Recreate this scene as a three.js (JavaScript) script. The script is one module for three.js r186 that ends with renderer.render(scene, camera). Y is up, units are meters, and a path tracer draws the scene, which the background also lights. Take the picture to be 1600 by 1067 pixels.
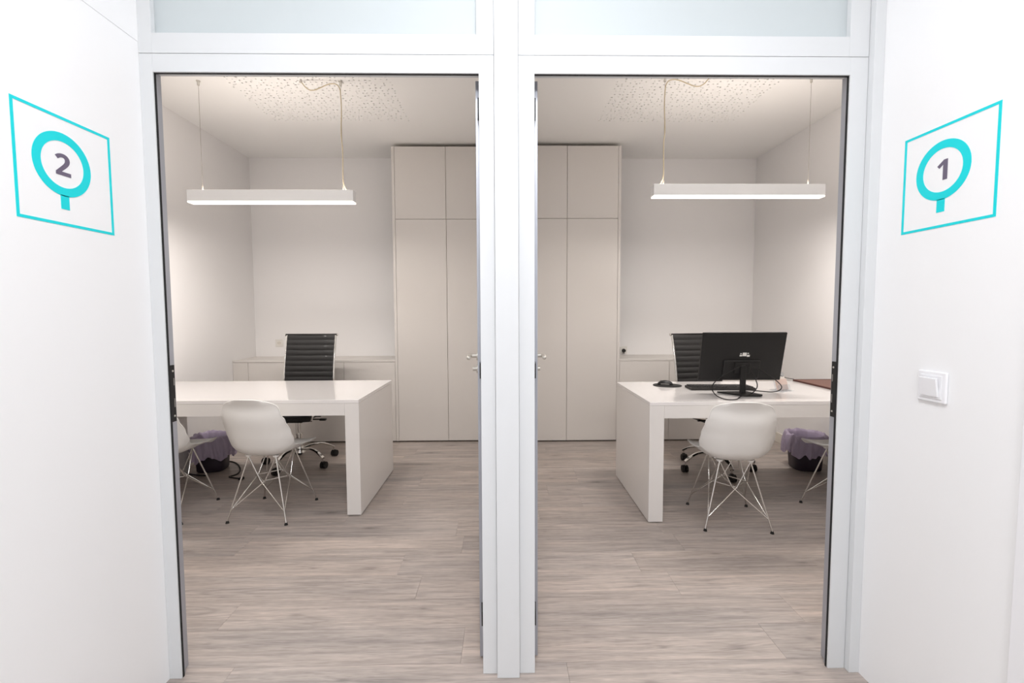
import * as THREE from 'three';
import { RoundedBoxGeometry } from 'three/addons/geometries/RoundedBoxGeometry.js';
import { mergeGeometries, toCreasedNormals } from 'three/addons/utils/BufferGeometryUtils.js';
import { FontLoader } from 'three/addons/loaders/FontLoader.js';
import { TextGeometry } from 'three/addons/geometries/TextGeometry.js';
import { RectAreaLightUniformsLib } from 'three/addons/lights/RectAreaLightUniformsLib.js';

// ---------------------------------------------------------------- camera, light, exposure
const scene = new THREE.Scene();
scene.background = new THREE.Color(0x000000);
const camera = new THREE.PerspectiveCamera(72.53, 1600 / 1067, 0.05, 50);
camera.position.set(-0.0147, 1.272, 1.5745);
camera.up.set(0.00464, 0.9977, -0.0599);
camera.lookAt(-0.0147 + 0.01628, 1.272 - 0.06001, 1.5745 - 0.99806);
const renderer = new THREE.WebGLRenderer({ antialias: true });
renderer.toneMapping = THREE.LinearToneMapping;
renderer.toneMappingExposure = 1.04;
renderer.shadowMap.enabled = true;
RectAreaLightUniformsLib.init();
const CORRIDOR_LIGHT = { color: 0xfafbff, intensity: 24.5 };
const ROOM_PANEL = { color: 0xfff9f3, intensity: 19 };
const PENDANT_DOWN = { color: 0xfff8f2, intensity: 86 };
const PENDANT_UP = { color: 0xfff3e8, intensity: 24 };

// ---------------------------------------------------------------- helpers
let seed = 12345;
const rnd = () => { seed = (seed * 1664525 + 1013904223) >>> 0; return seed / 4294967296; };
const perm = new Float32Array(65536).map(() => rnd());
function vnoise(x, y) {
  const xi = Math.floor(x), yi = Math.floor(y), fx = x - xi, fy = y - yi;
  const u = fx * fx * (3 - 2 * fx), v = fy * fy * (3 - 2 * fy);
  const h = (a, b) => perm[((a & 255) + ((b & 255) << 8))];
  const a = h(xi, yi), b = h(xi + 1, yi), c = h(xi, yi + 1), d = h(xi + 1, yi + 1);
  return a + (b - a) * u + (c - a) * v + (a - b - c + d) * u * v;
}
const fbm = (x, y, o = 3) => { let s = 0, a = .5, t = 0; for (let i = 0; i < o; i++) { s += a * vnoise(x, y); t += a; x = x * 2.03 + 7.1; y = y * 2.03 + 3.7; a *= .5; } return s / t; };
const used = {};
function numbered(n) { if (!(n in used)) { used[n] = 0; return n; } used[n]++; return n + '_' + String(used[n]).padStart(3, '0'); }
function shadow(o) { o.traverse(m => { if (m.isMesh) { m.castShadow = true; m.receiveShadow = true; } }); return o; }
function mesh(name, geo, mat, parent) { const m = new THREE.Mesh(Array.isArray(geo) ? (geo.length > 1 ? merge(geo) : geo[0]) : geo, mat); m.name = name; m.castShadow = m.receiveShadow = true; if (parent) parent.add(m); return m; }
function merge(list) { return mergeGeometries(list.map(g => { const q = g.index ? g.toNonIndexed() : g; for (const k of Object.keys(q.attributes)) if (!['position', 'normal', 'uv'].includes(k)) q.deleteAttribute(k); return q; })); }
function thing(name, label, category, pos = [0, 0, 0], turn = 0, group) {
  const o = new THREE.Group(); o.name = numbered(name); o.position.set(...pos); o.rotation.y = turn;
  o.userData = { label, category }; if (group) o.userData.group = group; scene.add(o); return o;
}
function tag(o, label, category, group) { o.userData.label = label; o.userData.category = category; if (group) o.userData.group = group; return o; }
function struct(name, label, category) { const o = new THREE.Group(); o.name = name; o.userData = { kind: 'structure', label, category }; scene.add(o); return o; }
// box from min/max corners
function bx(x0, x1, y0, y1, z0, z1) { const g = new THREE.BoxGeometry(x1 - x0, y1 - y0, z1 - z0); g.translate((x0 + x1) / 2, (y0 + y1) / 2, (z0 + z1) / 2); return g; }
function rb(x0, x1, y0, y1, z0, z1, r = 0.002, s = 2) { const g = new RoundedBoxGeometry(x1 - x0, y1 - y0, z1 - z0, s, Math.min(r, (x1 - x0) / 2.01, (y1 - y0) / 2.01, (z1 - z0) / 2.01)); g.translate((x0 + x1) / 2, (y0 + y1) / 2, (z0 + z1) / 2); return g; }
const V = (x, y, z) => new THREE.Vector3(x, y, z);
function tube(pts, r, seg = 40, rad = 8, tension = 0.5) { return new THREE.TubeGeometry(new THREE.CatmullRomCurve3(pts.map(p => V(...p)), false, 'catmullrom', tension), seg, r, rad, false); }
function rod(a, b, r, r2 = r, seg = 10) { const A = V(...a), B = V(...b), d = B.clone().sub(A), L = d.length(); const g = new THREE.CylinderGeometry(r2, r, L, seg); g.translate(0, L / 2, 0); g.applyQuaternion(new THREE.Quaternion().setFromUnitVectors(V(0, 1, 0), d.normalize())); g.translate(...a); return g; }
function cyl(r, h, x, y, z, seg = 24, r2 = r) { const g = new THREE.CylinderGeometry(r2, r, h, seg); g.translate(x, y, z); return g; }
// closed sheet: f(u,v) -> Vector3, given a thickness along its normal
function sheet(f, nu, nv, th) {
  const P = [], N = []; const e = 1e-3;
  for (let i = 0; i <= nu; i++) for (let j = 0; j <= nv; j++) {
    const u = i / nu, v = j / nv * 2 - 1; const p = f(u, v);
    const du = f(Math.min(1, u + e), v).sub(f(Math.max(0, u - e), v)), dv = f(u, Math.min(1, v + e)).sub(f(u, Math.max(-1, v - e)));
    const n = du.cross(dv).normalize(); P.push(p); N.push(n);
  }
  const pos = [], idx = []; const W = nv + 1, M = (nu + 1) * W;
  for (let k = 0; k < M; k++) { const p = P[k].clone().addScaledVector(N[k], th / 2); pos.push(p.x, p.y, p.z); }
  for (let k = 0; k < M; k++) { const p = P[k].clone().addScaledVector(N[k], -th / 2); pos.push(p.x, p.y, p.z); }
  for (let i = 0; i < nu; i++) for (let j = 0; j < nv; j++) {
    const a = i * W + j, b = a + 1, c = a + W, d = c + 1; idx.push(a, c, b, b, c, d, a + M, b + M, c + M, b + M, d + M, c + M);
  }
  const rim = (a, b) => idx.push(a, b, a + M, b, b + M, a + M);
  for (let j = 0; j < nv; j++) { rim(j, j + 1); rim(nu * W + j + 1, nu * W + j); }
  for (let i = 0; i < nu; i++) { rim((i + 1) * W, i * W); rim(i * W + nv, (i + 1) * W + nv); }
  let g = new THREE.BufferGeometry(); g.setAttribute('position', new THREE.Float32BufferAttribute(pos, 3)); g.setIndex(idx);
  g = toCreasedNormals(g, 0.9); g.setAttribute('uv', new THREE.Float32BufferAttribute(new Float32Array(g.attributes.position.count * 2), 2)); return g;
}
function lerpTable(tab, t) { const n = tab.length - 1, x = Math.min(n - 1e-6, Math.max(0, t * n)), i = Math.floor(x), f = x - i; return tab[i] + (tab[i + 1] - tab[i]) * (f * f * (3 - 2 * f)); }

// ---------------------------------------------------------------- textures and materials
function dataTex(w, h, fn, srgb = true) {
  const d = new Uint8Array(w * h * 4);
  for (let y = 0; y < h; y++) for (let x = 0; x < w; x++) { const c = fn(x, y), k = (y * w + x) * 4; d[k] = c[0]; d[k + 1] = c[1]; d[k + 2] = c[2]; d[k + 3] = 255; }
  const t = new THREE.DataTexture(d, w, h); t.wrapS = t.wrapT = THREE.RepeatWrapping; t.magFilter = THREE.LinearFilter; t.minFilter = THREE.LinearMipmapLinearFilter; t.generateMipmaps = true;
  if (srgb) t.colorSpace = THREE.SRGBColorSpace; t.needsUpdate = true; return t;
}
// oak laminate: 2 x 10 board images, each 1.2 m by 0.195 m
const BW = 1.2, BH = 0.195, TCOL = 2, TROW = 10;
const boards = []; for (let i = 0; i < TCOL * TROW; i++) boards.push({ o: rnd() * 200, p: rnd() * 200, tone: rnd() - .5, warm: rnd() - .5, tc: BH * (.25 + .5 * rnd()), sc: BW * rnd(), cath: rnd() < .55 ? .5 + .5 * rnd() : .12, knots: Array.from({ length: rnd() < .6 ? 1 + Math.floor(rnd() * 2) : 0 }, () => [BW * rnd(), BH * (.15 + .7 * rnd()), .006 + .008 * rnd()]) });
const woodTex = dataTex(2048, 2000, (px, py) => {
  const ci = Math.floor(px / 1024), ri = Math.floor(py / 200), b = boards[ri * TCOL + ci];
  const s = (px % 1024) / 1024 * BW, t = (py % 200) / 200 * BH;
  let w = t + .016 * (vnoise(s * 1.6 + b.o, t * 9 + b.p) - .5) + .004 * (vnoise(s * 6 + b.o, t * 30 + b.p) - .5);
  let kn = 0;
  for (const [ks, kt, kr] of b.knots) { const dx = (s - ks) / 3.2, dy = t - kt, d = Math.hypot(dx, dy); const g = Math.exp(-d * d / (kr * kr * 5)); w += g * Math.sign(dy || 1) * kr * .9; kn += Math.exp(-d * d / (kr * kr * .55)) * .8 + Math.exp(-d * d / (kr * kr * 5)) * .22; }
  const broad = fbm(s * 1.1 + b.o, w * 26 + b.p, 3) - .5;
  const mid = fbm(s * 5.5 + b.p, w * 85 + b.o, 4) - .5;
  const fine = fbm(s * 24 + b.o, w * 300 + b.p, 3) - .5;
  const pore = Math.max(0, vnoise(s * 26 + b.p, w * 520 + b.o) - .66) * 2.2 * vnoise(s * 3 + b.o, w * 40);
  const arch = (w - b.tc) * (w - b.tc) * 900 + (s - b.sc) * 4.2 + vnoise(s * 2 + b.p, w * 14) * 1.6;
  const ring = (Math.pow(.5 + .5 * Math.sin(arch * 6.3), 3) - .35) * b.cath * Math.max(0, vnoise(s * 1.4 + b.p, b.o) * 1.5 - .25);
  let v = b.tone * .09 + broad * .36 + mid * .5 + fine * .3 - pore * .34 - ring * .2 - kn * .34;
  const m = 1 + v * .56;
  const wr = b.warm * .012 + broad * .02;
  return [Math.min(255, 170 * m * (1 + wr)), Math.min(255, 159 * m), Math.min(255, 152 * m * (1 - wr))];
});
const speck = dataTex(256, 256, (x, y) => { const v = 128 + 110 * (fbm(x / 5, y / 5, 3) - .5); return [v, v, v]; }, false);
const leatherBump = dataTex(256, 256, (x, y) => { const v = 255 * fbm(x / 4, y / 4, 2); return [v, v, v]; }, false);
const S = (o) => new THREE.MeshStandardMaterial(o), P = (o) => new THREE.MeshPhysicalMaterial(o);
const paintBump = speck.clone(); paintBump.repeat.set(6, 6); paintBump.needsUpdate = true;
const M = {
  wall: S({ color: 0xf4f2f1, roughness: .82, bumpMap: paintBump, bumpScale: .0004 }),
  wallCorridor: S({ color: 0xfafafa, roughness: .55, bumpMap: paintBump, bumpScale: .0002 }),
  ceil: S({ color: 0xf9f8f6, roughness: .9 }),
  fleece: S({ color: 0xb4a89e, roughness: 1 }),
  base: S({ color: 0xe6e0d6, roughness: .5 }),
  wood: P({ map: woodTex, roughness: .46, clearcoat: .12, clearcoatRoughness: .35 }),
  subfloor: S({ color: 0x3a332e, roughness: 1 }),
  frame: P({ color: 0xdfe1e2, roughness: .45, metalness: .0 }),
  jamb: S({ color: 0xb9bcc4, roughness: .35, metalness: .6 }),
  gasket: S({ color: 0x17181a, roughness: .7 }),
  frost: P({ color: 0xdfe6e8, roughness: .6, transmission: .3, thickness: 0, ior: 1.45 }),
  glassEdge: P({ color: 0xcfe6e2, roughness: .4, transmission: .3, thickness: 0 }),
  leaf: P({ color: 0xe4e4e6, roughness: .35 }),
  black: S({ color: 0x141416, roughness: .45, metalness: .2 }),
  steel: S({ color: 0xd6d3cc, roughness: .42, metalness: .75 }),
  chrome: S({ color: 0xdedcd8, roughness: .12, metalness: 1 }),
  cab: P({ color: 0xddd8d3, roughness: .42 }),
  cabEdge: S({ color: 0xd6c9ac, roughness: .6 }),
  toe: S({ color: 0x6f635a, roughness: .7 }),
  desk: P({ color: 0xf0ecea, roughness: .16, clearcoat: .7, clearcoatRoughness: .06 }),
  deskSide: P({ color: 0xe9e5e1, roughness: .3 }),
  shell: P({ color: 0xf0eeea, roughness: .36, clearcoat: .15, clearcoatRoughness: .3 }),
  rubber: S({ color: 0x151312, roughness: .7 }),
  leather: P({ color: 0x0f0d0d, roughness: .58, bumpMap: leatherBump, bumpScale: .0004, clearcoat: .08 }),
  darkMetal: S({ color: 0x201e1d, roughness: .4, metalness: .5 }),
  lampBody: S({ color: 0xeeeeee, roughness: .5 }),
  lampGlow: S({ color: 0xffffff, emissive: 0xfff1e2, emissiveIntensity: 2.2, roughness: .6 }),
  panelGlow: S({ color: 0xffffff, emissive: 0xf4f8ff, emissiveIntensity: 3, roughness: .6 }),
  wire: S({ color: 0xa59c92, roughness: .45, metalness: .6 }),
  cord: S({ color: 0xcfc0a2, roughness: .7 }),
  cyan: S({ color: 0x00dce2, roughness: .45 }),
  violet: S({ color: 0x6d6478, roughness: .5 }),
  plastic: S({ color: 0xf6f6f8, roughness: .32 }),
  socket: S({ color: 0xe9e6e0, roughness: .4 }),
  socketHole: S({ color: 0x5a554f, roughness: .8 }),
  monitor: S({ color: 0x0a0808, roughness: .62 }),
  key: S({ color: 0x262322, roughness: .6 }),
  white: S({ color: 0xe6e4e0, roughness: .5 }),
  grey: S({ color: 0x8d8882, roughness: .4 }),
  brown: P({ color: 0x6d4436, roughness: .45, bumpMap: leatherBump, bumpScale: .0004 }),
  brownEdge: S({ color: 0x4a2219, roughness: .5 }),
  acrylic: P({ color: 0xf4f6f8, roughness: .05, transmission: 1, thickness: 0, ior: 1.49 }),
  card: S({ color: 0xdcc7bd, roughness: .7 }),
  card2: S({ color: 0xe6e2dc, roughness: .7 }),
  bin: P({ color: 0x2b222e, roughness: .45 }),
  bag: P({ color: 0xcdbfd9, roughness: .5, transmission: .3, thickness: 0 }),
};

// ---------------------------------------------------------------- layout (metres; partition plane z = 0)
const H = 2.905, XWL = -1.1915, XWR = 1.2325, RL = -2.675, RR = 2.675, ZB = -3.44, ZC = 4.0;
const DIV0 = -0.045, DIV1 = 0.035;
const FRAME_Z = 0.0;

// floor of laminate boards
const floor = struct('floor', 'grey oak laminate floor running through both rooms and the corridor', 'floor');
mesh('subfloor', [bx(RL - .1, RR + .1, -.06, -.009, ZB - .1, 0.1), bx(XWL - .1, XWR + .1, -.06, -.009, 0.1, ZC + .1)], M.subfloor, floor);
{
  const g = 0.0004; let row = 0;
  const firstCut = { 3: .655, 0: 1.02, 1: .02, 2: -.42, 4: -.25, 5: .9, 6: .2, 7: -.7 };
  for (let z1 = -.05 + BH * 20; z1 > ZB; z1 -= BH, row++) {
    let k = Math.round((-.05 - z1) / BH);              // row index counted back from the doors
    const zn = Math.min(z1, ZC), zf = Math.max(z1 - BH, ZB); if (zn - zf < .02) continue;
    const inside = (zn + zf) / 2 < .02;
    const x0 = inside ? RL : XWL, x1 = inside ? RR : XWR;
    let c = (firstCut[k] !== undefined ? firstCut[k] : rnd() * BW); while (c > x0) c -= BW;
    for (let x = c; x < x1; x += BW) {
      const a = Math.max(x, x0), b = Math.min(x + BW, x1); if (b - a < .03) continue;
      const geo = bx(a + g, b - g, -.009, 0, zf + g, zn - g);
      const ti = Math.floor(rnd() * TCOL * TROW), tc = ti % TCOL, tr = Math.floor(ti / TCOL), flip = rnd() < .5;
      const p = geo.attributes.position, uv = geo.attributes.uv;
      for (let i = 0; i < p.count; i++) {
        let s = (p.getX(i) - x) / BW, t = (p.getZ(i) - zf) / BH; s = Math.min(.998, Math.max(.002, s)); t = Math.min(.99, Math.max(.01, t)); if (flip) { s = 1 - s; t = 1 - t; }
        uv.setXY(i, (tc + s) / TCOL, (tr + t) / TROW);
      }
      mesh('plank', geo, M.wood, floor);
    }
  }
}

// walls
function wall(name, label, geos, mat) { const m = mesh(name, geos, mat, scene); m.userData = { kind: 'structure', label, category: 'wall' }; return m; }
wall('wall_back', 'white painted back wall behind the cupboards of both rooms', [bx(RL - .1, RR + .1, -.05, H + .15, ZB - .1, ZB)], M.wall);
wall('wall_room_left', 'white side wall of the left room beside its bin', [bx(RL - .1, RL, -.05, H + .15, ZB, 0)], M.wall);
wall('wall_room_right', 'white side wall of the right room beside its bin', [bx(RR, RR + .1, -.05, H + .15, ZB, 0)], M.wall);
wall('wall_divider', 'white dividing wall between the two rooms behind the central post', [bx(DIV0 + .001, DIV1 - .001, 0, H, ZB, -.065)], M.wall);
wall('wall_front_left', 'white inner front wall of the left room beside the doorway', [bx(RL, XWL, 0, H, -.09, -.0)], M.wall);
wall('wall_front_right', 'white inner front wall of the right room beside the doorway', [bx(XWR, RR, 0, H, -.09, -.0)], M.wall);
wall('wall_left', 'white corridor wall carrying the sign with number 2', [bx(XWL - .1, XWL, -.05, 2.1495, 0, ZC), bx(XWL - .1, XWL - .0012, 2.1495, 2.1505, 0, ZC), bx(XWL - .1, XWL + .0008, 2.1505, H, 0, ZC)], M.wallCorridor);
wall('wall_right', 'white corridor wall carrying the sign with number 1', [bx(XWR, XWR + .1, -.05, H, 0, 0.56), bx(XWR, XWR + .1, 2.1, H, .56, 1.4), bx(XWR, XWR + .1, -.05, H, 1.4, ZC)], M.wallCorridor);
wall('wall_end', 'white end wall of the corridor behind the camera', [bx(XWL - .1, XWR + .1, -.05, H, ZC, ZC + .1)], M.wallCorridor);
// side door in the right corridor wall: its casing is the pale edge at the right of the picture
{
  const t = struct('trim_1', 'white casing at the right edge of the corridor wall', 'trim');
  mesh('casing', [rb(XWR - .012, XWR, 0, 2.17, .498, .56, .002), rb(XWR - .012, XWR, 2.1, 2.17, .56, 1.4, .002), rb(XWR - .012, XWR, 0, 2.17, 1.4, 1.46, .002)], M.plastic, t);
  const d = struct('door_3', 'white closed side door in the right corridor wall', 'door');
  mesh('leaf', rb(XWR + .02, XWR + .06, .005, 2.098, .562, 1.398), M.plastic, d);
}
for (const [n, x0, x1, where] of [['baseboard_left', RL, RL + .012, 'left room'], ['baseboard_right', RR - .012, RR, 'right room']]) {
  const b = mesh(n, rb(x0, x1, 0, .095, -2.93, -.09, .003), M.base, scene); b.userData = { kind: 'structure', label: 'off-white baseboard along the side wall of the ' + where, category: 'baseboard' };
}

// ceiling: plasterboard with two perforated acoustic fields
const ceil = struct('ceiling', 'white plasterboard ceiling with scattered-hole acoustic fields', 'ceiling');
const PF = [[-1.965, -.80], [.785, 1.95]], PZ0 = -2.50, PZ1 = -.50, PT = .0125;
mesh('slab', bx(RL - .1, RR + .1, H + .05, H + .15, ZB - .1, 0), M.ceil, ceil);
mesh('corridor_ceiling', bx(XWL - .1, XWR + .1, H, H + .15, 0, ZC + .1), M.ceil, ceil);
mesh('plasterboard', [bx(RL, RR, H, H + PT, ZB, PZ0), bx(RL, RR, H, H + PT, PZ1, 0), bx(RL, PF[0][0], H, H + PT, PZ0, PZ1), bx(PF[0][1], PF[1][0], H, H + PT, PZ0, PZ1), bx(PF[1][1], RR, H, H + PT, PZ0, PZ1)], M.ceil, ceil);
for (const [xa, xb] of PF) {
  mesh('acoustic_fleece', bx(xa, xb, H + PT, H + .045, PZ0, PZ1), M.fleece, ceil);
  const pos = [], c = .04, nx = Math.round((xb - xa) / c), nz = Math.round((PZ1 - PZ0) / c), cx = (xb - xa) / nx, cz = (PZ1 - PZ0) / nz, SEG = 12;
  const tri = (a, b, d) => pos.push(...a, ...b, ...d);
  for (let i = 0; i < nx; i++) for (let j = 0; j < nz; j++) {
    const X0 = xa + i * cx, Z0 = PZ0 + j * cz, mx = X0 + cx / 2, mz = Z0 + cz / 2;
    if (rnd() < .06) { const a = [X0, H, Z0], b = [X0 + cx, H, Z0], d = [X0 + cx, H, Z0 + cz], e = [X0, H, Z0 + cz]; tri(a, b, d); tri(a, d, e); continue; }
    const r = .0034 + .0045 * rnd() * rnd() + .0022 * rnd(), lim = cx / 2 - r - .002, hx = mx + (rnd() * 2 - 1) * lim, hz = mz + (rnd() * 2 - 1) * lim;
    const inn = [], out = [], top = [];
    for (let k = 0; k < SEG; k++) {
      const t = k / SEG * Math.PI * 2 + Math.PI / 4, ct = Math.cos(t), st = Math.sin(t), q = 1 / Math.max(Math.abs(ct), Math.abs(st));
      inn.push([hx + r * ct, H, hz + r * st]); top.push([hx + r * ct, H + PT, hz + r * st]); out.push([mx + ct * q * cx / 2, H, mz + st * q * cz / 2]);
    }
    for (let k = 0; k < SEG; k++) { const n = (k + 1) % SEG; tri(inn[k], out[k], out[n]); tri(inn[k], out[n], inn[n]); tri(inn[k], inn[n], top[n]); tri(inn[k], top[n], top[k]); }
  }
  const g = new THREE.BufferGeometry(); g.setAttribute('position', new THREE.Float32BufferAttribute(pos, 3)); g.computeVertexNormals(); g.setAttribute('uv', new THREE.Float32BufferAttribute(new Float32Array(pos.length / 3 * 2), 2));
  // faces seen from below must point down
  mesh('acoustic_panel', g, M.ceilPerf || (M.ceilPerf = S({ color: 0xf9f8f6, roughness: .9, side: THREE.DoubleSide })), ceil);
}

// ---------------------------------------------------------------- glazed partition
const HT = 2.057, JT = 2.1145;
{
  const t = struct('trim_2', 'white aluminium post between the two doorways', 'post');
  mesh('post', rb(-.0445, .0335, 0, H, -.065, .021, .0015), M.frame, t);
  const c = struct('trim_3', 'white aluminium corner post beside the wall with the light switch', 'post');
  mesh('post', rb(1.197, XWR, 0, H, -.065, .022, .0015), M.frame, c);
}
function doorFrame(n, label, xo0, xo1, xi0, xi1, outer) {      // outer: -1 = latch side at the left
  const t = struct(n, label, 'door frame');
  // flanges
  mesh('stile', rb(xo0, xi0, 0, JT, -.006, 0, .001), M.frame, t);
  mesh('stile', rb(xi1, xo1, 0, JT, -.006, 0, .001), M.frame, t);
  mesh('head_rail', [rb(xi0, xi1, HT, JT, -.006, 0, .001), bx(xo0, xo1, HT + .018, JT, -.065, -.006)], M.frame, t);
  // latch jamb behind the flange
  const X = outer < 0 ? xi0 : xi1, s = outer;                   // s points away from the opening
  const lo = (a, b) => [Math.min(a, b), Math.max(a, b)];
  mesh('jamb', [bx(...lo(X + s * .006, outer < 0 ? xo0 : xo1), 0, HT + .018, -.030, -.006), bx(...lo(X + s * .02, outer < 0 ? xo0 : xo1), 0, HT + .018, -.065, -.030)], M.jamb, t);
  const Y = outer < 0 ? xi1 : xi0, q = -outer;
  mesh('jamb', bx(...lo(Y + q * .012, outer < 0 ? xo1 : xo0), 0, HT + .018, -.065, -.006), M.jamb, t);
  mesh('gasket', [bx(...lo(X - s * .0008, X + s * .006), 0, HT + .0005, -.0145, -.006), bx(xi0, xi1, HT - .0008, HT + .01, -.0145, -.006)], M.gasket, t);
  const sp = mesh('strike_plate', [rb(...lo(X + s * .001, X + s * .006), .905, 1.10, -.038, -.0145, .001)], M.black, t); sp.userData.label = 'black strike plate';
  mesh('screw', [1.08, .925].map(y => { const g = cyl(.0035, .0022, 0, 0, 0, 12); g.rotateZ(Math.PI / 2); g.translate(X + s * .0005, y, -.028); return g; }), M.steel, sp);
  mesh('latch_slot', [rb(...lo(X + s * .0004, X + s * .002), 1.03, 1.055, -.034, -.030, .0003), rb(...lo(X + s * .0004, X + s * .002), .955, .985, -.034, -.030, .0003)], M.grey, sp);
  return t;
}
doorFrame('trim_4', 'white aluminium door frame of the left doorway', XWL, -.0455, -1.1495, -.095, -1);
doorFrame('trim_5', 'white aluminium door frame of the right doorway', .0345, 1.196, .088, 1.1365, 1);
function transom(n, label, x0, x1, gx0, gx1) {
  const t = struct(n, label, 'window'), y0 = JT + .0015, gy = 2.1795, y1 = H - .06;
  const f = mesh('window_frame', [rb(x0, gx0, y0, H, -.06, 0, .001), rb(gx1, x1, y0, H, -.06, 0, .001), rb(gx0, gx1, y0, gy, -.06, 0, .001), rb(gx0, gx1, y1, H, -.06, 0, .001)], M.frame, t);
  mesh('pane', bx(gx0, gx1, gy, y1, -.022, -.018), M.frost, t).userData.label = 'frosted glass pane';
}
transom('window_1', 'frosted transom window over the left doorway', XWL, -.0455, -1.148, -.102);
transom('window_2', 'frosted transom window over the right doorway', .0345, 1.196, .0885, 1.131);

// open door leaves, hinged on the central post
function doorLeaf(n, label, hx, dir, ang) {
  const d = struct(n, label, 'door'); d.position.set(hx, 0, -.075); d.rotation.y = ang * dir;   // leaf runs into the room along -z
  const L = 1.035, th = .04;
  // room-side face at local x = 0, thickness toward the divider
  const a = dir < 0 ? [0, th] : [-th, 0];
  mesh('leaf', rb(a[0], a[1], .008, 2.068, -L, 0, .002), M.leaf, d);
  mesh('edge_profile', [rb(a[0] + (dir < 0 ? -.0006 : .004), a[1] + (dir < 0 ? -.004 : .0006), .008, 2.068, -.0015, .0012, .0005)], M.jamb, d);
  const s = dir < 0 ? -1 : 1;
  const h = new THREE.Group(); h.name = 'door_handle'; d.add(h); h.userData.label = 'satin steel lever handle';
  const disc = (r, y, z, w) => { const g = cyl(r, w, 0, 0, 0, 28); g.rotateZ(Math.PI / 2); g.translate(s * w / 2, y, z); return g; };
  mesh('rose', disc(.025, 1.035, -L + .06, .008), M.steel, h);
  mesh('lever', [tube([[s * .008, 1.035, -L + .06], [s * .035, 1.035, -L + .06], [s * .047, 1.035, -L + .068], [s * .05, 1.035, -L + .09], [s * .05, 1.035, -L + .185]], .0115, 40, 12)], M.steel, h);
  mesh('lever_end', new THREE.SphereGeometry(.0115, 16, 10).translate(s * .05, 1.035, -L + .185), M.steel, h);
  mesh('lock_rose', [disc(.025, .962, -L + .06, .008), disc(.013, .962, -L + .06, .03)], M.steel, h);
  for (const y of [1.962, 1.0745, .189]) {
    const hg = mesh('hinge', rb(...(dir < 0 ? [.0062, .016] : [-.016, -.0062]), y - .026, y + .026, -.001, .058, .001), M.black, d); hg.userData.label = 'black hinge';
  }
}
doorLeaf('door_1', 'white open door of the left room hinged on the central post', -.1095, -1, -.056);
doorLeaf('door_2', 'white open door of the right room hinged on the central post', .1025, 1, -.056);

// ---------------------------------------------------------------- signs and switch on the corridor walls
const font = await new FontLoader().loadAsync('fonts/droid/droid_sans_bold.typeface.json');
function sign(label, digit, pos, turn) {
  const t = thing('wall_sign', label, 'sign', pos, turn, 'room number signs'); const w = .282, h = .288, s = .0075, d = .0008;
  const fr = new THREE.Shape([[0, 0], [w, 0], [w, h], [0, h]].map(p => new THREE.Vector2(...p))); fr.holes.push(new THREE.Path([[s, s], [s, h - s], [w - s, h - s], [w - s, s]].map(p => new THREE.Vector2(...p))));
  const ex = (sh, dep = d) => new THREE.ExtrudeGeometry(sh, { depth: dep, bevelEnabled: false, curveSegments: 64 });
  mesh('outline', ex(fr), M.cyan, t);
  const cx = .456 * w, cy = .56 * h, R = .083, r = .0605;
  const ring = new THREE.Shape(); ring.absarc(cx, cy, R, 0, Math.PI * 2); const hole = new THREE.Path(); hole.absarc(cx, cy, r, 0, Math.PI * 2, true); ring.holes.push(hole);
  mesh('ring', ex(ring), M.cyan, t);
  mesh('stem', bx(cx - .0122, cx + .0122, .152 * h, cy - R + .0025, 0, d), M.cyan, t);
  const tg = new TextGeometry(digit, { font, size: .057, depth: d, curveSegments: 10 }); tg.computeBoundingBox(); const b = tg.boundingBox;
  tg.scale(1.12, 1, 1); tg.computeBoundingBox(); tg.translate(cx - (tg.boundingBox.min.x + tg.boundingBox.max.x) / 2, cy - (b.min.y + b.max.y) / 2, 0);
  mesh('numeral', tg, M.violet, t);
}
sign('cyan outlined room sign on the left wall with number 2 in a ring', '2', [XWL + .0002, 1.5112, .4145], Math.PI / 2);
sign('cyan outlined room sign above the light switch with number 1', '1', [XWR - .0002, 1.513, .1165], -Math.PI / 2);
{
  const t = thing('light_switch', 'white square light switch on the right corridor wall', 'switch', [XWR, 1.056, .2535], -Math.PI / 2);
  mesh('plate', rb(-.045, .045, -.045, .045, 0, .009, .004, 3), M.plastic, t);
  mesh('inner_frame', rb(-.034, .034, -.034, .034, .009, .011, .001), M.plastic, t);
  const k = rb(-.027, .027, -.027, .027, -.003, .004, .0015, 3); k.rotateX(.14); k.translate(0, 0, .0155); mesh('rocker', k, M.plastic, t);
}

// ---------------------------------------------------------------- corridor lamps (behind and above the camera)
function panelLight(label, group, x, z, half, lamp) {
  const t = thing('ceiling_light', label, 'ceiling light', [x, H, z], 0, group), o = half + .02;
  mesh('bezel', [rb(-o, o, -.014, 0, -o, -half), rb(-o, o, -.014, 0, half, o), rb(-o, -half, -.014, 0, -half, half), rb(half, o, -.014, 0, -half, half)], M.lampBody, t);
  mesh('diffuser', bx(-half, half, -.01, -.001, -half, half), M.panelGlow, t);
  const l = new THREE.RectAreaLight(lamp.color, lamp.intensity, half * 2 - .02, half * 2 - .02); l.position.set(0, -.012, 0); l.rotation.x = -Math.PI / 2; l.name = 'panel_lamp'; t.add(l);
}
panelLight('square white corridor ceiling light nearer the doors', 'corridor ceiling lights', .02, 1.12, .3, CORRIDOR_LIGHT);
panelLight('square white corridor ceiling light nearer the corridor end', 'corridor ceiling lights', .02, 2.85, .3, CORRIDOR_LIGHT);
// one inside each room just behind the transom: they light the lamp housings and desk fronts from the door side
panelLight('square white ceiling light behind the left transom window', 'room ceiling lights', -1.35, -.27, .2, ROOM_PANEL);
panelLight('square white ceiling light behind the right transom window', 'room ceiling lights', 1.35, -.27, .2, ROOM_PANEL);

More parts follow.
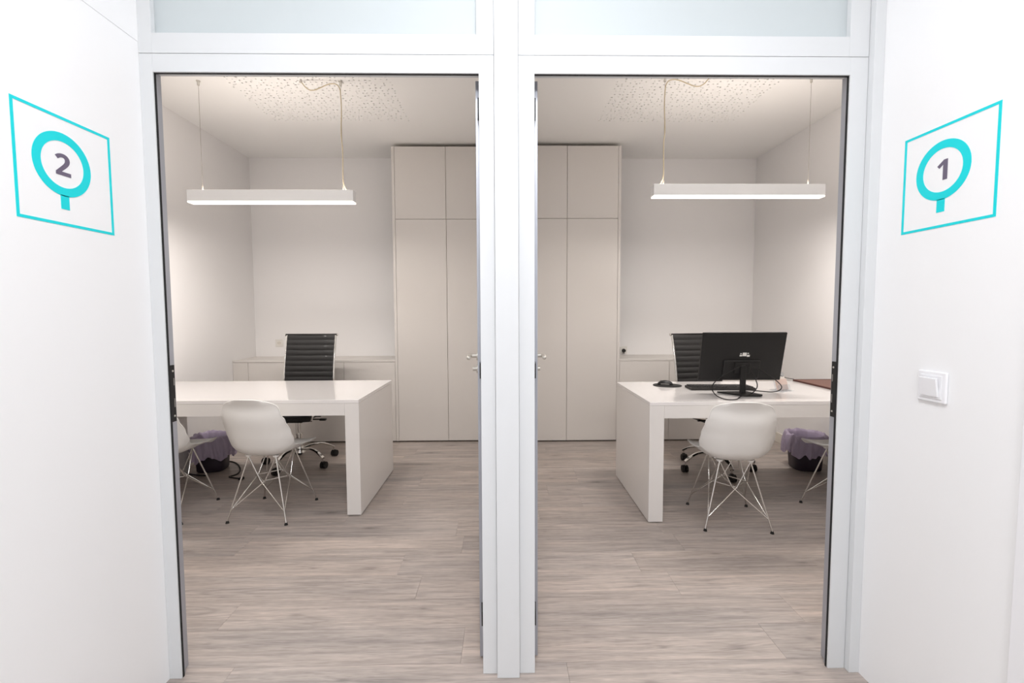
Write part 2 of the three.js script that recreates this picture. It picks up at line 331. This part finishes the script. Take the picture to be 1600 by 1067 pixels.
// ---------------------------------------------------------------- pendant lamps
function pendant(label, x0, x1, z, yb, mir, mountL, mountR, hook) {
  const L = x1 - x0, t = thing('pendant_light', label, 'pendant light', [(x0 + x1) / 2, yb, z], 0, 'linear pendant lights');
  const h = .084, w = .068;
  mesh('housing', rb(-L / 2, L / 2, .006, h, -w / 2, w / 2, .0025), M.lampBody, t);
  mesh('diffuser', rb(-L / 2 + .001, L / 2 - .001, -.004, .006, -w / 2 + .001, w / 2 - .001, .003), M.lampGlow, t);
  mesh('upper_diffuser', rb(-L / 2 + .03, L / 2 - .03, h, h + .003, -w / 2 + .012, w / 2 - .012, .001), M.lampGlow, t);
  const dn = new THREE.RectAreaLight(PENDANT_DOWN.color, PENDANT_DOWN.intensity, L - .02, w - .01); dn.position.set(0, -.007, 0); dn.rotation.x = -Math.PI / 2; dn.name = 'down_lamp'; t.add(dn);
  const up = new THREE.RectAreaLight(PENDANT_UP.color, PENDANT_UP.intensity, L - .07, w - .026); up.position.set(0, h + .006, 0); up.rotation.x = Math.PI / 2; up.name = 'up_lamp'; t.add(up);
  const X = (x) => x - (x0 + x1) / 2, top = H - yb;
  // steel cable at the wall end, cable and flex at the door end
  const wx = X(mountL), fx = X(mountR);
  for (const cx of [wx, fx]) {
    mesh('suspension_wire', rod([cx, h + .02, 0], [cx, top - .03, 0], .0011), M.wire, t);
    mesh('ceiling_mount', [cyl(.008, .03, cx, top - .017, 0, 16, .009), cyl(.014, .004, cx, top - .0025, 0, 20)], M.steel, t);
    mesh('cable_gripper', [cyl(.0045, .034, cx, h + .017, 0, 12), cyl(.008, .004, cx, h + .002, 0, 12)], M.wire, t);
  }
  const s = mir, hk = X(hook);
  const dq = Math.abs(fx - hk), sag = [[.0, -.004], [.05, -.02], [.13, -.046], [.24, -.066], [.37, -.066], [.52, -.05], [.68, -.03], [.82, -.021], [.93, -.03], [.985, -.058], [1.0, -.1]].map(([a, b]) => [hk + s * dq * a, top + b, .004 + .012 * Math.sin(a * Math.PI)]);
  mesh('power_cord', [tube([...sag, [fx + s * .003, top - .2, .005], [fx - s * .003, top - .36, .005], [fx + s * .004, h + .28, .005], [fx + s * .002, h + .10, .005], [fx + s * .005, h + .05, .004], [fx + s * .014, h + .022, .002], [fx + s * .022, h + .002, 0]], .0036, 180, 8)], M.cord, t);
  mesh('cord_hook', cyl(.01, .01, hk, top - .0055, .004, 16), M.steel, t);
}
pendant('long white pendant lamp hanging in the left room', -2.241, -1.078, -1.82, 2.064, 1, -2.148, -1.158, -1.435);
pendant('long white pendant lamp hanging in the right room', 1.031, 2.240, -1.74, 2.086, -1, 2.135, 1.108, 1.42);

// ---------------------------------------------------------------- fitted cupboards
function tallCabinet(label, x0, x1, zf, joints, filler, yTop) {
  const t = thing('tall_cabinet', label, 'cabinet', [0, 0, 0], 0, 'tall fitted cupboards');
  mesh('body', [bx(x0, x1, .012, yTop - .01, ZB + .0005, zf - .021)], M.cabEdge, t);
  const f = filler < 0 ? [x0, x0 + .026] : [x1 - .026, x1];
  mesh('end_panel', rb(f[0], f[1], .012, yTop, ZB + .001, zf + .001, .001), M.cab, t);
  mesh('plinth', bx(x0, x1, 0, .012, ZB + .001, zf - .03), M.toe, t);
  const xs = filler < 0 ? [x0 + .0265, ...joints, x1] : [x0, ...joints, x1 - .0265], g = .0018, yj = 2.186;
  for (let i = 0; i < xs.length - 1; i++) {
    mesh('door', rb(xs[i] + g, xs[i + 1] - g, .014, yj - g, zf - .02, zf, .0008), M.cab, t);
    mesh('door', rb(xs[i] + g, xs[i + 1] - g, yj + g, yTop, zf - .02, zf, .0008), M.cab, t);
  }
}
const ZFL = -3.0, ZFR = -2.97;
tallCabinet('tall white fitted cupboard in the left room', -1.091, DIV0, ZFL, [-.573], -1, 2.872);
tallCabinet('tall white fitted cupboard in the right room', DIV1, 1.117, ZFR, [.596], 1, 2.872);
function lowCabinet(label, x0, x1, zf, xs, fillers) {
  const t = thing('low_cabinet', label, 'cabinet', [0, 0, 0], 0, 'low fitted cupboards'), h = .822;
  mesh('body', bx(x0, x1, .012, h - .02, ZB + .0005, zf - .021), M.cabEdge, t);
  mesh('cabinet_top', rb(x0, x1, h - .02, h, ZB + .0005, zf, .001), M.cab, t);
  mesh('plinth', bx(x0, x1, 0, .012, ZB + .001, zf - .03), M.toe, t);
  const g = .0016;
  for (let i = 0; i < xs.length - 1; i++) mesh(i === fillers ? 'filler_panel' : 'door', rb(xs[i] + g, xs[i + 1] - g, .014, h - .0225, zf - .02, zf, .0008), M.cab, t);
}
lowCabinet('low white cupboard behind the empty left desk', RL + .001, -1.092, ZFL, [RL + .001, -2.525, -2.078, -1.592, -1.092], 0);
lowCabinet('low white cupboard behind the right desk with the monitor', 1.118, RR - .001, ZFR, [1.118, 1.612, 2.09, 2.53, RR - .001], 3);

// wall sockets above the low cupboards
function socket(label, x, y) {
  const t = thing('wall_socket', label, 'socket', [x, y, ZB]);
  mesh('plate', rb(-.04, .04, -.04, .04, 0, .009, .003), M.socket, t);
  const w = cyl(.021, .004, 0, 0, 0, 28); w.rotateX(Math.PI / 2); w.translate(0, 0, .008); mesh('recess', w, M.base, t);
  for (const s of [-1, 1]) { const p = cyl(.003, .003, 0, 0, 0, 10); p.rotateX(Math.PI / 2); p.translate(s * .009, 0, .0105); mesh('pin_hole', p, M.socketHole, t); }
  return t;
}
socket('white wall socket beside the left office chair', -2.422, .967);
socket('white wall socket with a black plug above the right low cupboard', 1.275, .872);
{
  const t = thing('power_plug', 'black plug in the wall socket beside the right tall cupboard', 'plug', [1.275, .868, ZB + .0125]);
  const c = cyl(.02, .03, 0, 0, 0, 20, .017); c.rotateX(Math.PI / 2); c.translate(0, 0, .015); mesh('plug_body', c, M.rubber, t);
  mesh('strain_relief', rod([0, -.014, .012], [0, -.03, .012], .005, .004), M.rubber, t);
}

// ---------------------------------------------------------------- desks
function desk(label, x0, x1, z0, z1) {
  const t = thing('desk', label, 'desk', [0, 0, 0], 0, 'white panel desks'), h = .74, tt = .021, leg = .0875, ap = .099;
  mesh('desk_top', rb(x0, x1, h - tt, h, z1, z0, .0015), M.desk, t);
  for (const [a, b] of [[x0, x0 + leg], [x1 - leg, x1]]) {
    mesh('side_panel', [rb(a, b, .006, h - tt - .0008, z1, z0, .0012)], M.deskSide, t);
    [[a + .02, z0 - .04], [b - .02, z0 - .04], [a + .02, z1 + .04], [b - .02, z1 + .04]].forEach(([x, z]) => mesh('foot', cyl(.012, .006, x, .003, z, 14), M.rubber, t));
  }
  mesh('apron', rb(x0 + leg + .0005, x1 - leg - .0005, h - ap, h - tt - .0008, z0 - .03, z0, .001), M.deskSide, t);
  mesh('apron', rb(x0 + leg + .0005, x1 - leg - .0005, h - ap, h - tt - .0008, z1, z1 + .03, .001), M.deskSide, t);
}
desk('empty white panel desk in the left room', -2.655, -.924, -1.31, -2.165);
desk('white panel desk in the right room carrying the monitor', .853, 2.655, -1.165, -1.99);

// ---------------------------------------------------------------- shell chairs on wire legs
function shellChair() {
  const t = new THREE.Group();
  const prof = new THREE.CatmullRomCurve3([[.238, .392], [.222, .412], [.17, .421], [.09, .414], [0, .404], [-.085, .400], [-.143, .413], [-.183, .448], [-.204, .50], [-.222, .575], [-.238, .65], [-.238, .722], [-.262, .772]].map(([z, y]) => V(0, y, z)));
  const half = [.172, .200, .211, .217, .220, .221, .219, .211, .197, .177, .152], curl = [.004, .016, .027, .042, .062, .084, .090, .076, .054, .032, .015];
  const f = (u, v) => {
    const p = prof.getPointAt(u), tg = prof.getTangentAt(u); const n = V(0, tg.z, -tg.y); n.multiplyScalar(n.z * 0 + 1); // turned toward the sitter below
    const nn = V(0, -tg.z, tg.y); if (nn.y < 0 && u < .4) nn.multiplyScalar(-1);
    const up = V(0, Math.abs(tg.z), tg.y).normalize();       // seat: up, back: forward
    const e0 = Math.max(0, 1 - u / .1), e1 = Math.max(0, 1 - (1 - u) / .12);
    let w = lerpTable(half, u); w *= Math.pow(Math.max(0, 1 - Math.pow(e0, 3) * .28), 1) * (1 - Math.pow(e1, 2.6) * .36);
    const a = Math.abs(v), c = lerpTable(curl, u) * Math.pow(a, 2.8);
    const x = Math.sign(v) * w * (a - .10 * Math.pow(a, 5) * lerpTable([0, .3, .6, 1, 1, .8, .4, .2, 0, 0], u));
    return V(x, p.y, p.z).addScaledVector(up, c).addScaledVector(tg, -.02 * e1 * e1 * Math.pow(a, 3.5));
  };
  const shell = mesh('seat_shell', sheet(f, 64, 36, .006), M.shell, t);
  // rolled rim
  const rim = []; for (let i = 0; i <= 60; i++) rim.push(f(i / 60, 1)); for (let j = 1; j < 24; j++) rim.push(f(1, 1 - 2 * j / 24)); for (let i = 60; i >= 0; i--) rim.push(f(i / 60, -1)); for (let j = 1; j < 24; j++) rim.push(f(0, -1 + 2 * j / 24));
  mesh('rim', new THREE.TubeGeometry(new THREE.CatmullRomCurve3(rim, true), 360, .0046, 8, true), M.shell, shell);
  const fx = .186, fz = .19, mx = .088, mz = .105, my = .392, r = .0047;
  const C = { back: [0, .238, -.112], front: [0, .238, .112], left: [-.108, .238, 0], right: [.108, .238, 0] };
  const foot = (sx, sz) => [sx * fx, .012, sz * fz], mount = (sx, sz) => [sx * mx, my, sz * mz - .005];
  const J = (sx, sz, k = .17) => foot(sx, sz).map((c, i) => c + (mount(sx, sz)[i] - c) * k);
  for (const sx of [-1, 1]) for (const sz of [-1, 1]) {
    const leg = mesh('leg', [rod(foot(sx, sz), mount(sx, sz), r)], M.chrome, t);
    mesh('glide', [cyl(.011, .014, sx * fx, .007, sz * fz, 16, .007)], M.rubber, leg);
    mesh('shock_mount', [cyl(.017, .012, sx * mx, my + .008, sz * mz - .005, 18, .02)], M.shell, leg);
  }
  const brace = (A, c, B) => { const o = (k) => c[k]; return tube([A, A.map((q, i) => q + (c[i] - q) * .93), [...c], B.map((q, i) => q + (c[i] - q) * .88), B], r * .82, 28, 8, .15); };
  mesh('brace', [brace(J(-1, -1), [.014, C.back[1], C.back[2]], mount(1, -1)), brace(J(1, -1), [-.014, C.back[1], C.back[2]], mount(-1, -1))], M.chrome, t);
  mesh('brace', [brace(J(-1, 1), [.014, C.front[1], C.front[2]], mount(1, 1)), brace(J(1, 1), [-.014, C.front[1], C.front[2]], mount(-1, 1))], M.chrome, t);
  mesh('brace', [brace(J(-1, -1), [C.left[0], .238, .014], mount(-1, 1)), brace(J(-1, 1), [C.left[0], .238, -.014], mount(-1, -1))], M.chrome, t);
  mesh('brace', [brace(J(1, -1), [C.right[0], .238, .014], mount(1, 1)), brace(J(1, 1), [C.right[0], .238, -.014], mount(1, -1))], M.chrome, t);
  mesh('brace_ring', [[C.back, C.left], [C.left, C.front], [C.front, C.right], [C.right, C.back]].map(([a, b]) => rod(a, b, r * .8)), M.chrome, t);
  return t;
}
const chair0 = shellChair();
// back turned to the camera: local +z looks toward the desk
[['white shell chair at the left desk, nearest the doorway opening', -1.51, -1.398, Math.PI - .085],
['white shell chair half hidden by the left door frame', -2.172, -1.398, Math.PI + .02],
['white shell chair in front of the monitor', 1.361, -1.222, Math.PI - .12],
['white shell chair half hidden by the right door frame', 2.162, -1.262, Math.PI + .05]].forEach(([label, x, z, turn], i) => {
  const c = i ? chair0.clone() : chair0; c.name = numbered('shell_chair'); c.position.set(x, 0, z); c.rotation.set(0, turn, 0); c.userData = { label, category: 'chair', group: 'white shell chairs' }; scene.add(c);
});

// ---------------------------------------------------------------- office chairs
function officeChair() {
  const t = new THREE.Group(), W = .218;
  const seatC = new THREE.CatmullRomCurve3([[.275, .425], [.26, .452], [.20, .462], [.08, .448], [-.06, .437], [-.16, .444]].map(([z, y]) => V(0, y, z)));
  const backC = new THREE.CatmullRomCurve3([[-.165, .447], [-.203, .48], [-.217, .55], [-.222, .64], [-.235, .75], [-.258, .87], [-.284, .98], [-.312, 1.085]].map(([z, y]) => V(0, y, z)));
  const ribbed = (cur, n, w) => (u, v) => {
    const p = cur.getPointAt(u), tg = cur.getTangentAt(u), nr = V(0, Math.abs(tg.z), tg.y).normalize();
    return V(v * w, p.y, p.z).addScaledVector(nr, .0085 * Math.pow(Math.abs(Math.sin(u * n * Math.PI)), .55) * (1 - Math.pow(Math.abs(v), 10) * .7) - .006 * (1 - v * v));
  };
  mesh('seat', sheet(ribbed(seatC, 9, W - .006), 144, 10, .014), M.leather, t);
  mesh('backrest', sheet(ribbed(backC, 14, W - .006), 224, 10, .014), M.leather, t);
  for (const s of [-1, 1]) {
    const pts = [...seatC.getSpacedPoints(12), ...backC.getSpacedPoints(18).slice(1)].map(p => [s * W, p.y, p.z]);
    mesh('side_rail', tube(pts, .0085, 120, 10), M.chrome, t);
  }
  mesh('top_bar', [rod([-W - .012, 1.086, -.313], [W + .012, 1.086, -.313], .010)], M.darkMetal, t);
  for (const s of [-1, 1]) mesh('end_cap', rod([s * (W + .012), 1.086, -.313], [s * (W + .018), 1.086, -.313], .0115), M.chrome, t);
  mesh('cross_bar', [rod([-W, .43, .08], [W, .43, .08], .011), rod([-W, .425, -.1], [W, .425, -.1], .011)], M.darkMetal, t);
  mesh('mechanism', [rb(-.075, .075, .372, .418, -.12, .11, .012, 3), rb(-.15, .15, .40, .424, -.11, .09, .006)], M.darkMetal, t);
  mesh('lever', [rod([.06, .39, .04], [.235, .392, .06], .0055), rb(.2, .255, .384, .4, .046, .076, .005, 3)], M.darkMetal, t);
  mesh('tension_lever', [rod([-.05, .385, .07], [-.13, .30, .10], .005)], M.darkMetal, t);
  mesh('gas_column', [cyl(.0145, .19, 0, .295, 0, 24), cyl(.025, .13, 0, .19, 0, 24), cyl(.029, .012, 0, .255, 0, 24)], M.chrome, t);
  mesh('hub', [cyl(.045, .05, 0, .125, 0, 28, .032)], M.chrome, t);
  for (let k = 0; k < 5; k++) {
    const g = new THREE.Group(); g.name = 'base_arm'; g.rotation.y = k / 5 * Math.PI * 2 + .73; t.add(g);
    const arm = (u, v) => { const x = .03 + u * .262, y = .125 + .022 * Math.sin(u * Math.PI * .9) - .048 * u * u * u, w = .019 - .006 * u; return V(x, y + .007 * (1 - v * v), v * w); };
    mesh('arm', sheet(arm, 20, 8, .014), M.chrome, g);
    mesh('caster_stem', cyl(.006, .045, .288, .075, 0, 12), M.chrome, g);
    const c = new THREE.Group(); c.name = 'caster'; g.add(c); c.position.set(.288, 0, 0); c.rotation.y = k * 1.9 + .6;
    for (const s of [-1, 1]) { const w = new THREE.CylinderGeometry(.0275, .0275, .018, 24); w.rotateX(Math.PI / 2); w.translate(.015, .0275, s * .013); mesh('wheel', w, M.rubber, c); }
    const fd = new THREE.CylinderGeometry(.029, .029, .006, 24, 1, false, 0, Math.PI); fd.rotateX(Math.PI / 2); fd.translate(.015, .0278, 0); mesh('caster_fork', [fd, rb(-.008, .016, .045, .06, -.012, .012, .004)], M.rubber, c);
  }
  // three levels only: pull arms and wheels up to thing > part > sub-part
  t.updateMatrixWorld(true);
  for (const g of [...t.children].filter(c => c.name === 'base_arm')) {
    const arm = g.children.find(c => c.name === 'arm'); const bake = (m) => { m.geometry = m.geometry.clone().applyMatrix4(m.matrixWorld); m.position.set(0, 0, 0); m.rotation.set(0, 0, 0); m.quaternion.identity(); m.scale.set(1, 1, 1); return m; };
    const stem = g.children.find(c => c.name === 'caster_stem'), cs = g.children.find(c => c.name === 'caster');
    const wheels = cs.children.filter(c => c.name === 'wheel').map(bake), fork = bake(cs.children.find(c => c.name === 'caster_fork'));
    bake(arm); arm.name = 'base_arm'; bake(stem); arm.add(stem); t.add(arm);
    fork.name = 'caster'; t.add(fork); wheels.forEach(w => fork.add(w)); t.remove(g);
  }
  return t;
}
const oc0 = officeChair();
[['black ribbed office chair behind the empty left desk', -1.765, -2.365, .0], ['black ribbed office chair behind the monitor', 1.70, -2.135, .2]].forEach(([label, x, z, turn], i) => {
  const c = i ? oc0.clone() : oc0; c.name = numbered('office_chair'); c.position.set(x, 0, z); c.rotation.set(0, turn, 0); c.userData = { label, category: 'office chair', group: 'black office chairs' }; scene.add(c);
});

// ---------------------------------------------------------------- waste bins
function binWithBag(label, x, z, turn, sd) {
  const t = thing('waste_bin', label, 'bin', [x, 0, z], turn, 'waste bins');
  const rr = (ang, r, sq) => { const c = Math.cos(ang), s = Math.sin(ang), p = sq; return r / Math.pow(Math.pow(Math.abs(c), p) + Math.pow(Math.abs(s), p), 1 / p); };
  const body = (u, v) => { const a = v * Math.PI, tab = [[0, .004], [.099, .004], [.104, .012], [.122, .262], [.128, .268], [.128, .274], [.119, .274], [.116, .262], [.099, .018], [0, .016]]; const k = u * (tab.length - 1), i = Math.min(tab.length - 2, Math.floor(k)), f = k - i; const R = tab[i][0] + (tab[i + 1][0] - tab[i][0]) * f, y = tab[i][1] + (tab[i + 1][1] - tab[i][1]) * f; const q = R ? rr(a, R, 3.4) : 0; return V(Math.cos(a) * q, y, Math.sin(a) * q); };
  const grid = (fn, nu, nv) => { const pos = [], idx = []; for (let i = 0; i <= nu; i++) for (let j = 0; j <= nv; j++) { const p = fn(i / nu, j / nv * 2 - 1); pos.push(p.x, p.y, p.z); } for (let i = 0; i < nu; i++) for (let j = 0; j < nv; j++) { const a = i * (nv + 1) + j, b = a + 1, c = a + nv + 1, d = c + 1; idx.push(a, c, b, b, c, d); } let g = new THREE.BufferGeometry(); g.setAttribute('position', new THREE.Float32BufferAttribute(pos, 3)); g.setIndex(idx); g = toCreasedNormals(g, .8); g.setAttribute('uv', new THREE.Float32BufferAttribute(new Float32Array(g.attributes.position.count * 2), 2)); return g; };
  mesh('bucket', grid(body, 54, 60), M.bin, t);
  const tab = [[.085, .03], [.098, .12], [.106, .20], [.112, .262], [.118, .283], [.127, .292], [.138, .285], [.146, .262], [.150, .225], [.150, .185], [.146, .145], [.142, .118]];
  const bag = (u, v) => {
    const a = v * Math.PI, k = u * (tab.length - 1), i = Math.min(tab.length - 2, Math.floor(k)), f = k - i; let R = tab[i][0] + (tab[i + 1][0] - tab[i][0]) * f, y = tab[i][1] + (tab[i + 1][1] - tab[i][1]) * f;
    const ca = Math.cos(a) * 2.2 + 9, sa = Math.sin(a) * 2.2 + 9; const out = Math.max(0, u - .4) / .6;
    R += (fbm(ca * 2.4 + sd, sa * 2.4 + u * 2.2, 3) - .5) * (.012 + .05 * out) + Math.sin(a * 13 + sd + u * 5 + 3 * vnoise(ca, sa)) * .0045 * out + .004 * out;
    if (u > .4 && u < .62) y += (fbm(ca * 1.6 + sd, sa * 1.6, 2) - .45) * .035;
    if (u > .6) y += (fbm(ca * 1.3 + sd * 2, sa * 1.3, 2) - .5) * .09 * out;
    const q = Math.max(rr(a, R, 3), u > .52 ? rr(a, .1325, 3.4) : 0); return V(Math.cos(a) * q, y, Math.sin(a) * q);
  };
  const liner = mesh('bag_liner', grid(bag, 48, 140), M.bag, t); liner.userData.label = 'lilac plastic bag liner';
}
binWithBag('waste bin with a lilac bag liner under the left desk', -2.42, -2.235, .2, 3.3);
binWithBag('waste bin with a lilac bag liner beside the right wall', 2.44, -2.13, -.15, 11.7);

// cable on the floor of the left room
tag(mesh('floor_cable', [tube([[-2.655, .006, -2.42], [-2.58, .006, -2.43], [-2.46, .006, -2.43], [-2.354, .006, -2.40], [-2.257, .006, -2.31], [-2.176, .006, -2.19], [-2.145, .006, -2.09], [-2.17, .006, -2.03], [-2.10, .006, -2.0], [-2.045, .006, -1.985]], .0055, 90, 8), rb(-2.065, -2.035, .0005, .018, -2.0, -1.965, .004)], M.rubber, scene), 'dark cable curling on the floor beside the left bin', 'cable');
tag(mesh('floor_cable_001', [tube([[-2.66, .006, -2.24], [-2.62, .006, -2.2], [-2.56, .006, -2.12], [-2.45, .006, -2.075], [-2.36, .006, -2.06]], .005, 60, 8)], M.rubber, scene), 'dark cable on the floor in front of the left bin', 'cable');

// ---------------------------------------------------------------- things on the right desk
const DT = .74;
{
  const t = thing('monitor', 'black flat monitor seen from behind on the right desk', 'monitor', [1.535, DT, -1.43], -.02);
  const hd = new THREE.Group();
  const tilt = -.22, put = (g) => { g.rotateX(-tilt); g.translate(0, .247, 0); return g; };   // top leans toward the camera
  const w = .27, hh = .1625;
  const cas = mesh('casing', [put(rb(-w, w, -hh, hh, -.008, .008, .004, 3))], M.monitor, t);
  mesh('rear_bulge', [put(rb(-.12, .12, -hh + .012, -.02, .002, .022, .0099, 4)), put(rb(-.05, .05, -.11, -.035, .02, .034, .006, 3))], M.monitor, t);
  mesh('screen', put(bx(-w + .008, w - .008, -hh + .014, hh - .008, -.0088, -.0078)), M.darkMetal, t);
  const lm = mesh('maker_mark', [put(rb(-.018, -.002, .003, .013, .0079, .0092, .0004)), put(rb(0, .026, .004, .028, .0079, .0092, .0004)), put(rb(.029, .047, .0, .013, .0079, .0092, .0004)), put(rb(-.016, -.006, .018, .024, .0079, .0092, .0004)), put(rb(.03, .04, .02, .026, .0079, .0092, .0004))], M.white, t); lm.userData.label = 'pale printed mark';
  mesh('neck', [rb(-.018, .018, .008, .19, .014, .032, .005, 3)], M.monitor, t);
  const sh = new THREE.Shape(); [[-.135, -.04], [-.03, .10], [.07, .11], [.095, .085], [.06, -.055]].forEach(([x, z], i) => i ? sh.lineTo(x, -z) : sh.moveTo(x, -z));
  const bg = new THREE.ExtrudeGeometry(sh, { depth: .007, bevelEnabled: true, bevelSize: .002, bevelThickness: .0015, bevelSegments: 2 }); bg.rotateX(-Math.PI / 2); bg.translate(0, .002, 0); mesh('stand_base', bg, M.monitor, t);
}
tag(mesh('monitor_cable', tube([[1.525, .935, -1.385], [1.47, .915, -1.37], [1.39, .868, -1.375], [1.335, .822, -1.38], [1.318, .785, -1.37], [1.322, .755, -1.335], [1.325, .745, -1.26], [1.345, .7445, -1.205], [1.40, .745, -1.215], [1.47, .747, -1.30], [1.545, .757, -1.325], [1.59, .80, -1.335], [1.588, .85, -1.355], [1.565, .90, -1.37]], .0032, 140, 8), M.rubber, scene), 'black cable looping below the monitor on its left', 'cable');
tag(mesh('monitor_cable_001', tube([[1.56, .925, -1.385], [1.63, .905, -1.375], [1.72, .85, -1.385], [1.79, .795, -1.41], [1.805, .76, -1.45], [1.775, .7445, -1.475], [1.72, .744, -1.50], [1.66, .7445, -1.545], [1.60, .7445, -1.56]], .0032, 110, 8), M.rubber, scene), 'black cable looping below the monitor on its right', 'cable');
tag(mesh('monitor_cable_002', tube([[1.80, .90, -1.47], [1.87, .862, -1.60], [1.99, .818, -1.76], [2.12, .778, -1.90], [2.22, .7585, -1.965]], .0024, 50, 8), M.rubber, scene), 'thin grey cable running from the monitor to the brown desk pad', 'cable');
{
  const t = thing('keyboard', 'black keyboard lying under the monitor', 'keyboard', [1.49, DT, -1.635], -.04);
  mesh('keyboard_body', rb(-.22, .22, .001, .018, -.065, .065, .005, 3), M.key, t);
  const g = []; for (let r = 0; r < 5; r++) for (let c = 0; c < 19; c++) g.push(rb(-.21 + c * .0222, -.21 + c * .0222 + .0185, .018, .024, -.058 + r * .0235, -.058 + r * .0235 + .0195, .001, 1));
  const k = mesh('keys', g, M.black, t); k.userData.kind = 'stuff';
}
{
  const t = thing('mouse_pad', 'black oval mouse pad on the right desk', 'mouse pad', [1.178, DT, -1.80]);
  const s = new THREE.Shape(); for (let i = 0; i < 48; i++) { const a = i / 48 * Math.PI * 2, x = Math.cos(a) * .098, y = Math.sin(a) * .092 - (Math.cos(a) > 0 ? .012 * Math.cos(a) : 0); i ? s.lineTo(x, y) : s.moveTo(x, y); }
  const g = new THREE.ExtrudeGeometry(s, { depth: .003, bevelEnabled: true, bevelSize: .0015, bevelThickness: .001, bevelSegments: 2 }); g.rotateX(-Math.PI / 2); g.translate(0, .001, 0); mesh('pad', g, M.rubber, t);
  const m = thing('computer_mouse', 'black mouse resting on the oval pad', 'mouse', [1.165, DT + .0055, -1.80], 1.2);
  const half = (v0, v1, mat, n) => { const q = new THREE.SphereGeometry(1, 32, 16, 0, Math.PI * 2, v0, v1); q.scale(.034, .034, .056); const p = q.attributes.position; for (let i = 0; i < p.count; i++) { if (p.getZ(i) > 0) p.setX(i, p.getX(i) * (1 - p.getZ(i) * 2.2)); if (p.getY(i) < 0) p.setY(i, 0); } q.computeVertexNormals(); return mesh(n, q, mat, m); };
  half(0, Math.PI / 2, M.black, 'mouse_body');
  mesh('side_trim', [rb(-.0335, -.0305, .005, .013, -.03, .03, .001), rb(.0305, .0335, .005, .013, -.03, .03, .001)], M.grey, m);
  const w = new THREE.CylinderGeometry(.009, .009, .006, 18); w.rotateZ(Math.PI / 2); w.translate(0, .024, -.03); mesh('scroll_wheel', w, M.grey, m);
}
{
  const t = thing('card_holder', 'clear acrylic card holder beside the monitor', 'card holder', [1.872, DT, -1.545], .35);
  mesh('holder_base', rb(-.06, .06, 0, .006, -.045, .05, .002), M.acrylic, t);
  const lean = (g, a, z) => { g.rotateX(a); g.translate(0, .006, z); return g; };
  mesh('back_panel', lean(rb(-.055, .055, 0, .12, -.0015, .0015, .001), -.3, .0), M.acrylic, t);
  mesh('front_lip', lean(rb(-.055, .055, 0, .04, -.0015, .0015, .001), -.3, .028), M.acrylic, t);
  mesh('card', lean(rb(-.05, .05, .001, .075, -.001, .008, .0008), -.3, .010), M.card, t);
  mesh('card', lean(rb(-.046, .05, .001, .09, -.0008, .0008, .0004), -.3, .006), M.card2, t);
}
{
  const t = thing('desk_pad', 'brown leather desk pad at the right end of the desk', 'desk pad', [2.425, DT, -1.745]);
  mesh('pad', rb(-.19, .19, .0005, .010, -.24, .24, .003, 3), M.brown, t);
  mesh('edging', [rb(-.197, -.188, .0, .013, -.245, .245, .004, 3), rb(.188, .197, .0, .013, -.245, .245, .004, 3), rb(-.188, .188, 0, .013, -.247, -.238, .004, 3), rb(-.188, .188, 0, .013, .238, .247, .004, 3)], M.brownEdge, t);
}

shadow(scene);
renderer.render(scene, camera);
